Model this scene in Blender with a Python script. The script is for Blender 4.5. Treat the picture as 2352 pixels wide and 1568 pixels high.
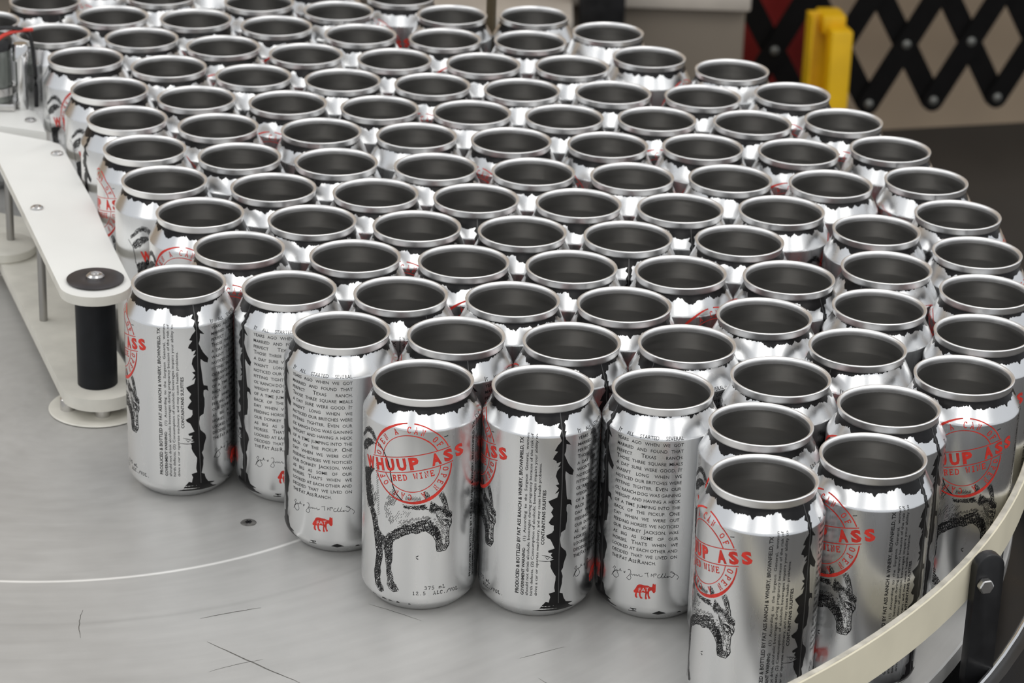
import bpy, bmesh, math, random
from mathutils import Vector, Matrix
from mathutils.geometry import tessellate_polygon

scene = bpy.context.scene
for o in list(bpy.data.objects):
    bpy.data.objects.remove(o, do_unlink=True)
COL = scene.collection
rnd = random.Random(11)

# ------------------------------------------------------------------ camera
CAM_H = 0.7156
PITCH, ROLL, FPX = math.radians(23.0455), math.radians(1.9), 6055.3
_fw = Vector((0, math.cos(PITCH), -math.sin(PITCH)))
_rt = Vector((1, 0, 0))
_up = _rt.cross(_fw)
_r2 = math.cos(ROLL) * _rt + math.sin(ROLL) * _up
_u2 = -math.sin(ROLL) * _rt + math.cos(ROLL) * _up
cam_data = bpy.data.cameras.new('camera')
cam_data.sensor_fit = 'HORIZONTAL'
cam_data.sensor_width = 36.0
cam_data.lens = FPX / 2352 * 36.0
cam_data.clip_start = 0.05
cam_data.dof.use_dof = True
cam_data.dof.focus_distance = 1.43
cam_data.dof.aperture_fstop = 19.0
cam = bpy.data.objects.new('camera', cam_data)
COL.objects.link(cam)
cam.matrix_world = Matrix((
    (_r2.x, _u2.x, -_fw.x, 0.0),
    (_r2.y, _u2.y, -_fw.y, 0.0),
    (_r2.z, _u2.z, -_fw.z, CAM_H),
    (0, 0, 0, 1)))
scene.camera = cam

# ------------------------------------------------------------------ world, lamps, exposure
world = bpy.data.worlds.new('hall_light')
scene.world = world
world.use_nodes = True
bg = world.node_tree.nodes['Background']
bg.inputs[0].default_value = (0.93, 0.96, 1.0, 1)
bg.inputs[1].default_value = 0.80
vs = scene.view_settings
vs.view_transform = 'Standard'
vs.look = 'None'
vs.gamma = 1.0
vs.use_curve_mapping = False
vs.exposure = -0.22

def ceiling_lamp(x, y, z, sx, sy, watts, col=(1.0, 0.97, 0.92)):
    d = bpy.data.lights.new('ceiling_lamp', 'AREA')
    d.shape = 'RECTANGLE'; d.size = sx; d.size_y = sy
    d.energy = watts; d.color = col
    o = bpy.data.objects.new('ceiling_lamp', d)
    COL.objects.link(o); o.location = (x, y, z)
    return o
# rows of fluorescent troffers hanging in the hall
for lx, ly, w in ((-3.0, -1.9, 34), (0.15, -2.3, 34), (3.0, -1.9, 34),
                  (-2.4, 1.6, 26), (0.5, 1.4, 20), (2.8, 1.6, 26),
                  (-2.4, 4.2, 8), (2.6, 3.2, 8)):
    ceiling_lamp(lx, ly, 2.6, 1.7 if ly < 0 else 1.0, 2.2, w)

# ------------------------------------------------------------------ helpers
def empty(name, loc=(0, 0, 0), rz=0.0):
    o = bpy.data.objects.new(name, None)
    o.empty_display_size = 0.02
    COL.objects.link(o); o.location = loc; o.rotation_euler = (0, 0, rz)
    return o

def tag(o, label=None, cat=None, group=None, kind=None):
    if label: o['label'] = label
    if cat: o['category'] = cat
    if group: o['group'] = group
    if kind: o['kind'] = kind
    return o

def mesh_obj(name, me, parent=None, loc=(0, 0, 0)):
    o = bpy.data.objects.new(name, me)
    COL.objects.link(o); o.location = loc
    if parent: o.parent = parent
    return o

def bm_mesh(name, bm, mat, smooth=True, angle=35):
    me = bpy.data.meshes.new(name)
    bm.normal_update()
    bm.to_mesh(me); bm.free()
    for m in (mat if isinstance(mat, (list, tuple)) else [mat]):
        me.materials.append(m)
    if smooth:
        me.polygons.foreach_set('use_smooth', [True] * len(me.polygons))
        try:
            me.set_sharp_from_angle(angle=math.radians(angle))
        except Exception:
            pass
    return me

def part(name, bm, mat, parent=None, loc=(0, 0, 0), smooth=True, angle=35):
    return mesh_obj(name, bm_mesh(name, bm, mat, smooth, angle), parent, loc)

def lathe(profile, seg=64, closed=False, a0=0.0, a1=2 * math.pi, bm=None, c=(0, 0)):
    """profile: (r, z) list in metres"""
    bm = bm or bmesh.new()
    full = abs(a1 - a0 - 2 * math.pi) < 1e-6
    n = seg if full else seg + 1
    rings = []
    for r, z in profile:
        if r < 1e-7:
            rings.append([bm.verts.new((c[0], c[1], z))])
        else:
            rings.append([bm.verts.new((c[0] + r * math.cos(a0 + (a1 - a0) * i / seg),
                                        c[1] + r * math.sin(a0 + (a1 - a0) * i / seg), z)) for i in range(n)])
    pairs = list(zip(rings[:-1], rings[1:]))
    if closed: pairs.append((rings[-1], rings[0]))
    for A, B in pairs:
        for i in range(seg):
            j = (i + 1) % n
            if len(A) == 1 and len(B) == 1: continue
            if len(A) == 1: f = (A[0], B[j], B[i])
            elif len(B) == 1: f = (A[i], A[j], B[0])
            else: f = (A[i], A[j], B[j], B[i])
            try: bm.faces.new(f)
            except ValueError: pass
    if not full and closed:
        bm.faces.new([r[0] for r in rings]); bm.faces.new([r[-1] for r in reversed(rings)])
    bmesh.ops.recalc_face_normals(bm, faces=bm.faces)
    return bm

def bbox(x0, x1, y0, y1, z0, z1, bev=0.0, seg=2, bm=None):
    b = bmesh.new()
    r = bmesh.ops.create_cube(b, size=1.0)
    for v in r['verts']:
        v.co = Vector(((x0 + x1) / 2 + v.co.x * (x1 - x0), (y0 + y1) / 2 + v.co.y * (y1 - y0), (z0 + z1) / 2 + v.co.z * (z1 - z0)))
    if bev:
        bmesh.ops.bevel(b, geom=b.edges[:], offset=bev, segments=seg, profile=0.5, affect='EDGES')
    if bm is None: return b
    tmp = bpy.data.meshes.new('t'); b.to_mesh(tmp); b.free(); bm.from_mesh(tmp); bpy.data.meshes.remove(tmp)
    return bm

def prism(pts, z0, z1, bev=0.0):
    bm = bmesh.new()
    a = 0.0
    for (x0, y0), (x1, y1) in zip(pts, pts[1:] + pts[:1]): a += x0 * y1 - x1 * y0
    if a < 0: pts = pts[::-1]
    lo = [bm.verts.new((x, y, z0)) for x, y in pts]
    hi = [bm.verts.new((x, y, z1)) for x, y in pts]
    bm.faces.new(hi); bm.faces.new(lo[::-1])
    n = len(pts)
    for i in range(n):
        j = (i + 1) % n
        bm.faces.new((lo[i], lo[j], hi[j], hi[i]))
    if bev:
        es = [e for e in bm.edges if abs(e.verts[0].co.z - e.verts[1].co.z) < 1e-9]
        bmesh.ops.bevel(bm, geom=es, offset=bev, segments=2, profile=0.5, affect='EDGES')
    return bm

def tube(points, r, seg=10, bm=None):
    bm = bm or bmesh.new()
    pts = [Vector(p) for p in points]
    rings = []
    up = Vector((0, 0, 1))
    for i, p in enumerate(pts):
        t = (pts[min(i + 1, len(pts) - 1)] - pts[max(i - 1, 0)]).normalized()
        a = t.cross(up)
        if a.length < 1e-4: a = Vector((1, 0, 0))
        a.normalize(); b = t.cross(a).normalized()
        rings.append([bm.verts.new(p + r * (math.cos(2 * math.pi * k / seg) * a + math.sin(2 * math.pi * k / seg) * b)) for k in range(seg)])
    for A, B in zip(rings[:-1], rings[1:]):
        for k in range(seg):
            bm.faces.new((A[k], A[(k + 1) % seg], B[(k + 1) % seg], B[k]))
    bm.faces.new(rings[0][::-1]); bm.faces.new(rings[-1])
    bmesh.ops.recalc_face_normals(bm, faces=bm.faces)
    return bm

def smooth_pts(pts, n=4):
    out = []
    P = [Vector(p) for p in pts]
    for i in range(len(P) - 1):
        p0, p1, p2, p3 = P[max(i - 1, 0)], P[i], P[i + 1], P[min(i + 2, len(P) - 1)]
        for k in range(n):
            t = k / n
            out.append(0.5 * ((2 * p1) + (p2 - p0) * t + (2 * p0 - 5 * p1 + 4 * p2 - p3) * t * t + (3 * p1 - p0 - 3 * p2 + p3) * t ** 3))
    out.append(P[-1])
    return out

# ------------------------------------------------------------------ materials
def principled(name, col, rough=0.5, metal=0.0, **kw):
    m = bpy.data.materials.new(name)
    m.use_nodes = True
    b = m.node_tree.nodes['Principled BSDF']
    b.inputs['Base Color'].default_value = (*col, 1)
    b.inputs['Roughness'].default_value = rough
    b.inputs['Metallic'].default_value = metal
    for k, v in kw.items(): b.inputs[k].default_value = v
    return m

def nd(m, t, **kw):
    n = m.node_tree.nodes.new(t)
    for k, v in kw.items(): setattr(n, k, v)
    return n

def lk(m, a, b): m.node_tree.links.new(a, b)

def vary(m, scale, amt, detail=4, stretch=(1, 1, 1), rough_amt=0.0, bump=0.0, bump_dist=0.001):
    """multiply the base colour (and roughness) by procedural noise"""
    b = m.node_tree.nodes['Principled BSDF']
    col = tuple(b.inputs['Base Color'].default_value)
    tc = nd(m, 'ShaderNodeTexCoord'); mp = nd(m, 'ShaderNodeMapping'); mp.inputs['Scale'].default_value = stretch
    lk(m, tc.outputs['Object'], mp.inputs[0])
    nz = nd(m, 'ShaderNodeTexNoise'); nz.inputs['Scale'].default_value = scale; nz.inputs['Detail'].default_value = detail
    lk(m, mp.outputs[0], nz.inputs['Vector'])
    mr = nd(m, 'ShaderNodeMapRange'); mr.inputs[1].default_value = 0.3; mr.inputs[2].default_value = 0.7
    mr.inputs[3].default_value = 1 - amt; mr.inputs[4].default_value = 1 + amt
    lk(m, nz.outputs['Fac'], mr.inputs[0])
    mx = nd(m, 'ShaderNodeMix', data_type='RGBA', blend_type='MULTIPLY'); mx.inputs['Factor'].default_value = 1
    mx.inputs['A'].default_value = col
    lk(m, mr.outputs[0], mx.inputs['B'])
    lk(m, mx.outputs['Result'], b.inputs['Base Color'])
    if rough_amt:
        r0 = b.inputs['Roughness'].default_value
        m2 = nd(m, 'ShaderNodeMapRange'); m2.inputs[1].default_value = 0.3; m2.inputs[2].default_value = 0.7
        m2.inputs[3].default_value = r0 - rough_amt; m2.inputs[4].default_value = r0 + rough_amt
        lk(m, nz.outputs['Fac'], m2.inputs[0]); lk(m, m2.outputs[0], b.inputs['Roughness'])
    if bump:
        bp = nd(m, 'ShaderNodeBump'); bp.inputs['Strength'].default_value = bump; bp.inputs['Distance'].default_value = bump_dist
        lk(m, nz.outputs['Fac'], bp.inputs['Height']); lk(m, bp.outputs[0], b.inputs['Normal'])
    return m

ALU = vary(principled('can_aluminium', (0.805, 0.81, 0.815), 0.265, 1.0), 60, 0.03, rough_amt=0.03, stretch=(1, 1, 0.15))
RIM = vary(principled('bare_rim_aluminium', (0.93, 0.925, 0.92), 0.38, 1.0), 90, 0.03, rough_amt=0.04)
LINER = vary(principled('can_liner', (0.58, 0.572, 0.558), 0.36, 0.95), 40, 0.06, stretch=(1, 1, 8), rough_amt=0.05)
INK = vary(principled('black_ink', (0.008, 0.0075, 0.008), 0.3, 0.0, **{'Specular IOR Level': 0.22}), 200, 0.2)
INKTXT = vary(principled('text_ink', (0.010, 0.010, 0.011), 0.4, 0.0, **{'Specular IOR Level': 0.2}), 200, 0.2)
RED = vary(principled('red_ink', (0.62, 0.04, 0.028), 0.42, 0.0, **{'Specular IOR Level': 0.3}), 260, 0.22)
SEAMLINE = vary(principled('seam_line', (0.085, 0.085, 0.085), 0.3, 0.4), 200, 0.1)
HDPE = vary(principled('white_plastic', (0.84, 0.84, 0.81), 0.42), 9, 0.05, rough_amt=0.06)
HDPE.node_tree.nodes['Principled BSDF'].inputs['Subsurface Weight'].default_value = 0.0
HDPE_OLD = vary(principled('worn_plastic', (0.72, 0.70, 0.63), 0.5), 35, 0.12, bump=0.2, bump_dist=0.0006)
RAILM = vary(principled('cream_rail_plastic', (0.79, 0.73, 0.565), 0.4), 22, 0.07, rough_amt=0.05)
RAILEDGE = vary(principled('scuffed_rail_edge', (0.52, 0.49, 0.42), 0.7), 90, 0.28, bump=0.5, bump_dist=0.0006)
BLACKP = vary(principled('black_plastic', (0.012, 0.012, 0.013), 0.38), 70, 0.3, rough_amt=0.05)
BLACKR = vary(principled('black_rubber', (0.006, 0.007, 0.009), 0.5, 0.0, **{'Specular IOR Level': 0.3}), 90, 0.3)
WASHER = vary(principled('black_washer', (0.045, 0.04, 0.042), 0.42, 0.3), 60, 0.25)
STEEL = vary(principled('stainless_steel', (0.62, 0.61, 0.60), 0.28, 1.0), 80, 0.08, rough_amt=0.06)
STEELD = vary(principled('brushed_rod_steel', (0.40, 0.39, 0.375), 0.36, 1.0), 60, 0.1, stretch=(4, 4, .3), rough_amt=0.05)
CHROME = vary(principled('polished_lip', (0.75, 0.75, 0.75), 0.12, 1.0), 30, 0.04)
FRAME = vary(principled('black_frame', (0.018, 0.018, 0.019), 0.3), 30, 0.25, rough_amt=0.08)
WALLM = vary(principled('taupe_wall', (0.53, 0.41, 0.29), 0.85), 2.5, 0.06, bump=0.1)
FLOORM = vary(principled('dark_floor', (0.040, 0.035, 0.030), 0.7), 3, 0.15)
GATE = vary(principled('black_bar', (0.004, 0.0036, 0.0036), 0.6, 0.0, **{'Specular IOR Level': 0.15}), 40, 0.25)
RIVET = vary(principled('grey_rivet', (0.20, 0.20, 0.185), 0.4, 0.6), 60, 0.2)
YELLOW = vary(principled('yellow_paint', (0.80, 0.47, 0.003), 0.45), 14, 0.12)
REDP = vary(principled('red_panel', (0.30, 0.018, 0.015), 0.5), 6, 0.12)
CABM = vary(principled('taupe_cabinet', (0.21, 0.175, 0.135), 0.6), 5, 0.06)
CABTOP = vary(principled('pale_worktop', (0.50, 0.45, 0.39), 0.6), 12, 0.1)
BROWN = vary(principled('bronze_rod', (0.13, 0.105, 0.065), 0.4, 0.5), 40, 0.2)
GLASSY = vary(principled('grey_sensor_body', (0.20, 0.215, 0.20), 0.25, 0.5), 30, 0.15)
REDW = vary(principled('red_wire', (0.6, 0.04, 0.025), 0.4), 60, 0.1)

def disc_material():
    m = principled('worn_aluminium_disc', (0.5, 0.5, 0.49), 0.42, 0.35)
    b = m.node_tree.nodes['Principled BSDF']
    tc = nd(m, 'ShaderNodeTexCoord')
    sx = nd(m, 'ShaderNodeSeparateXYZ'); lk(m, tc.outputs['Object'], sx.inputs[0])
    def mth(op, a, c=None, v=None):
        n = nd(m, 'ShaderNodeMath', operation=op)
        lk(m, a, n.inputs[0])
        if c is not None: lk(m, c, n.inputs[1])
        elif v is not None: n.inputs[1].default_value = v
        return n.outputs[0]
    x, y = sx.outputs[0], sx.outputs[1]
    r = mth('SQRT', mth('ADD', mth('MULTIPLY', x, x), mth('MULTIPLY', y, y)))
    ang = mth('ARCTAN2', y, x)
    cb = nd(m, 'ShaderNodeCombineXYZ')
    lk(m, mth('MULTIPLY', r, v=150.0), cb.inputs[0]); lk(m, mth('MULTIPLY', ang, v=5.0), cb.inputs[1])
    n1 = nd(m, 'ShaderNodeTexNoise'); n1.inputs['Scale'].default_value = 1.0; n1.inputs['Detail'].default_value = 6; lk(m, cb.outputs[0], n1.inputs['Vector'])
    n2 = nd(m, 'ShaderNodeTexNoise'); n2.inputs['Scale'].default_value = 9; n2.inputs['Detail'].default_value = 5; lk(m, tc.outputs['Object'], n2.inputs['Vector'])
    n3 = nd(m, 'ShaderNodeTexNoise'); n3.inputs['Scale'].default_value = 55; n3.inputs['Detail'].default_value = 3; lk(m, tc.outputs['Object'], n3.inputs['Vector'])
    s = mth('ADD', mth('MULTIPLY', n1.outputs['Fac'], v=0.22), mth('MULTIPLY', n2.outputs['Fac'], v=0.30))
    s = mth('ADD', s, mth('MULTIPLY', n3.outputs['Fac'], v=0.12))
    base = mth('ADD', s, v=0.68)
    # pale worn ring left by the guide, drawn at one radius
    def ring(r0, w):
        d = mth('ABSOLUTE', mth('SUBTRACT', r, v=r0))
        mr = nd(m, 'ShaderNodeMapRange', interpolation_type='SMOOTHSTEP')
        mr.inputs[1].default_value = 0; mr.inputs[2].default_value = w; mr.inputs[3].default_value = 1; mr.inputs[4].default_value = 0
        lk(m, d, mr.inputs[0]); return mr.outputs[0]
    ringn = mth('MULTIPLY', ring(0.2395, 0.0022), v=0.85)
    dark = mth('MULTIPLY', ring(0.2890, 0.0030), v=-0.07)
    base = mth('ADD', mth('ADD', base, ringn), dark)
    mx = nd(m, 'ShaderNodeMix', data_type='RGBA', blend_type='MULTIPLY'); mx.inputs['Factor'].default_value = 1
    mx.inputs['A'].default_value = (0.50, 0.495, 0.48, 1); lk(m, base, mx.inputs['B'])
    lk(m, mx.outputs['Result'], b.inputs['Base Color'])
    rr = mth('ADD', mth('MULTIPLY', n1.outputs['Fac'], v=0.12), mth('MULTIPLY', n2.outputs['Fac'], v=0.16))
    lk(m, mth('ADD', rr, v=0.30), b.inputs['Roughness'])
    return m
DISC = disc_material()

CANS = [
    (0.1306, 1.2103, -56.4, 1755, 1096),
    (0.1898, 1.2413, -45.7, 2006, 1045),
    (0.1340, 1.2759, -13.0, 1748, 973),
    (0.2055, 1.3050, -48.0, 2041, 931),
    (0.0177, 1.3168, -79.8, 1247, 884),
    (0.0834, 1.3178, -165.3, 1522, 892),
    (-0.0480, 1.3195, 0.0, 971, 870),
    (0.1497, 1.3397, 116.5, 1793, 864),
    (0.2530, 1.3505, 5.8, 2214, 860),
    (0.0340, 1.3804, -62.5, 1313, 782),
    (0.0997, 1.3822, -146.2, 1578, 788),
    (-0.0318, 1.3831, -84.8, 1048, 769),
    (0.1972, 1.3851, None, 1970, 796),
    (-0.0976, 1.3853, -169.4, 783, 757),
    (0.2726, 1.4132, None, 2256, 763),
    (0.1472, 1.4277, None, 1755, 724),
    (0.0653, 1.4382, None, 1433, 698),
    (-0.0004, 1.4408, None, 1177, 686),
    (-0.0666, 1.4432, -64.4, 920, 673),
    (-0.1329, 1.4467, -151.7, 664, 660),
    (0.2168, 1.4478, 114.4, 2019, 703),
    (-0.1988, 1.4507, -75.5, 410, 646),
    (0.2846, 1.4778, None, 2264, 669),
    (0.1668, 1.4904, None, 1812, 636),
    (0.1012, 1.4932, 44.0, 1563, 624),
    (0.0347, 1.4963, None, 1312, 611),
    (-0.0311, 1.4992, None, 1064, 599),
    (-0.0976, 1.5022, None, 815, 587),
    (-0.1693, 1.5102, None, 549, 567),
    (0.2287, 1.5124, None, 2036, 613),
    (0.2891, 1.5434, None, 2244, 579),
    (0.1409, 1.5507, None, 1699, 551),
    (0.0707, 1.5513, None, 1442, 542),
    (0.0042, 1.5545, None, 1199, 530),
    (-0.0624, 1.5577, None, 957, 518),
    (-0.1289, 1.5621, None, 716, 504),
    (-0.2006, 1.5692, -4.8, 459, 487),
    (0.2300, 1.5780, None, 2013, 527),
    (0.1062, 1.6066, None, 1563, 477),
    (0.1719, 1.6086, 96.8, 1795, 482),
    (0.0402, 1.6095, None, 1328, 466),
    (0.2866, 1.6112, None, 2200, 492),
    (-0.0264, 1.6126, None, 1093, 454),
    (-0.0920, 1.6165, None, 862, 442),
    (-0.1590, 1.6206, None, 627, 429),
    (-0.2312, 1.6279, 41.0, 377, 412),
    (0.2092, 1.6635, None, 1908, 421),
    (0.0766, 1.6652, None, 1452, 404),
    (0.1423, 1.6673, None, 1677, 409),
    (0.0105, 1.6681, None, 1224, 393),
    (-0.0551, 1.6717, None, 1000, 382),
    (-0.1220, 1.6749, None, 772, 370),
    (0.2746, 1.6758, None, 2127, 414),
    (-0.1875, 1.6798, None, 550, 358),
    (-0.2528, 1.6899, -58.6, 332, 339),
    (0.1933, 1.7276, None, 1834, 348),
    (0.0616, 1.7291, -54.1, 1395, 331),
    (0.1274, 1.7312, None, 1614, 336),
    (-0.0052, 1.7319, -31.9, 1174, 321),
    (-0.0708, 1.7355, None, 956, 310),
    (-0.1372, 1.7390, None, 737, 299),
    (0.2581, 1.7395, None, 2045, 342),
    (-0.2091, 1.7419, None, 500, 288),
    (-0.2740, 1.7523, -156.2, 291, 270),
    (0.0319, 1.7877, None, 1296, 267),
    (0.1659, 1.7888, None, 1728, 280),
    (0.0979, 1.7899, None, 1509, 272),
    (-0.0339, 1.7909, None, 1083, 257),
    (-0.0999, 1.7944, None, 871, 246),
    (-0.1659, 1.7993, -6.8, 660, 234),
    (0.2318, 1.7997, 0.6, 1937, 276),
    (-0.2319, 1.8035, None, 450, 223),
    (-0.2962, 1.8172, 27.2, 251, 203),
    (0.1335, 1.8460, None, 1614, 221),
    (0.0011, 1.8472, None, 1198, 206),
    (0.0679, 1.8484, None, 1408, 211),
    (-0.0647, 1.8532, -0.1, 992, 193),
    (-0.1308, 1.8569, None, 786, 183),
    (0.2002, 1.8591, None, 1820, 215),
    (-0.1969, 1.8607, None, 581, 172),
    (-0.2613, 1.8760, None, 387, 152),
    (-0.3254, 1.8905, 22.7, 196, 132),
    (-0.0285, 1.9092, None, 1110, 145),
    (0.0385, 1.9103, None, 1314, 151),
    (-0.0957, 1.9132, None, 906, 135),
    (0.1592, 1.9139, None, 1681, 160),
    (-0.1631, 1.9192, None, 702, 123),
    (-0.2274, 1.9324, None, 512, 105),
    (0.0976, 1.9406, 65.1, 1491, 130),
    (-0.2915, 1.9468, None, 325, 86),
    (-0.3596, 1.9505, None, 123, 76),
    (-0.0598, 1.9717, None, 1021, 88),
    (0.0065, 1.9733, None, 1218, 93),
    (-0.1256, 1.9763, None, 827, 77),
    (-0.4191, 1.9783, None, -38, 47),
    (-0.1923, 1.9914, None, 634, 58),
    (-0.2569, 2.0037, None, 449, 42),
    (0.0675, 2.0042, None, 1396, 73),
    (-0.3225, 2.0048, None, 258, 35),
    (-0.0564, 2.0388, None, 1038, 33),
    (-0.1473, 2.0400, None, 777, 23),
    (-0.3822, 2.0405, None, 102, 0),
    (0.0091, 2.0436, None, 1227, 35),
    (-0.2126, 2.0573, None, 594, 3),
    (-0.2929, 2.0662, None, 369, -10),
    (-0.1001, 2.0878, None, 920, -8),
    (-0.3474, 2.1052, None, 231, -45),
    (-0.1658, 2.1117, None, 740, -33),
    (-0.2603, 2.1232, None, 481, -50),
]# traced print shapes: (s, z) in millimetres on the can wall
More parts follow.
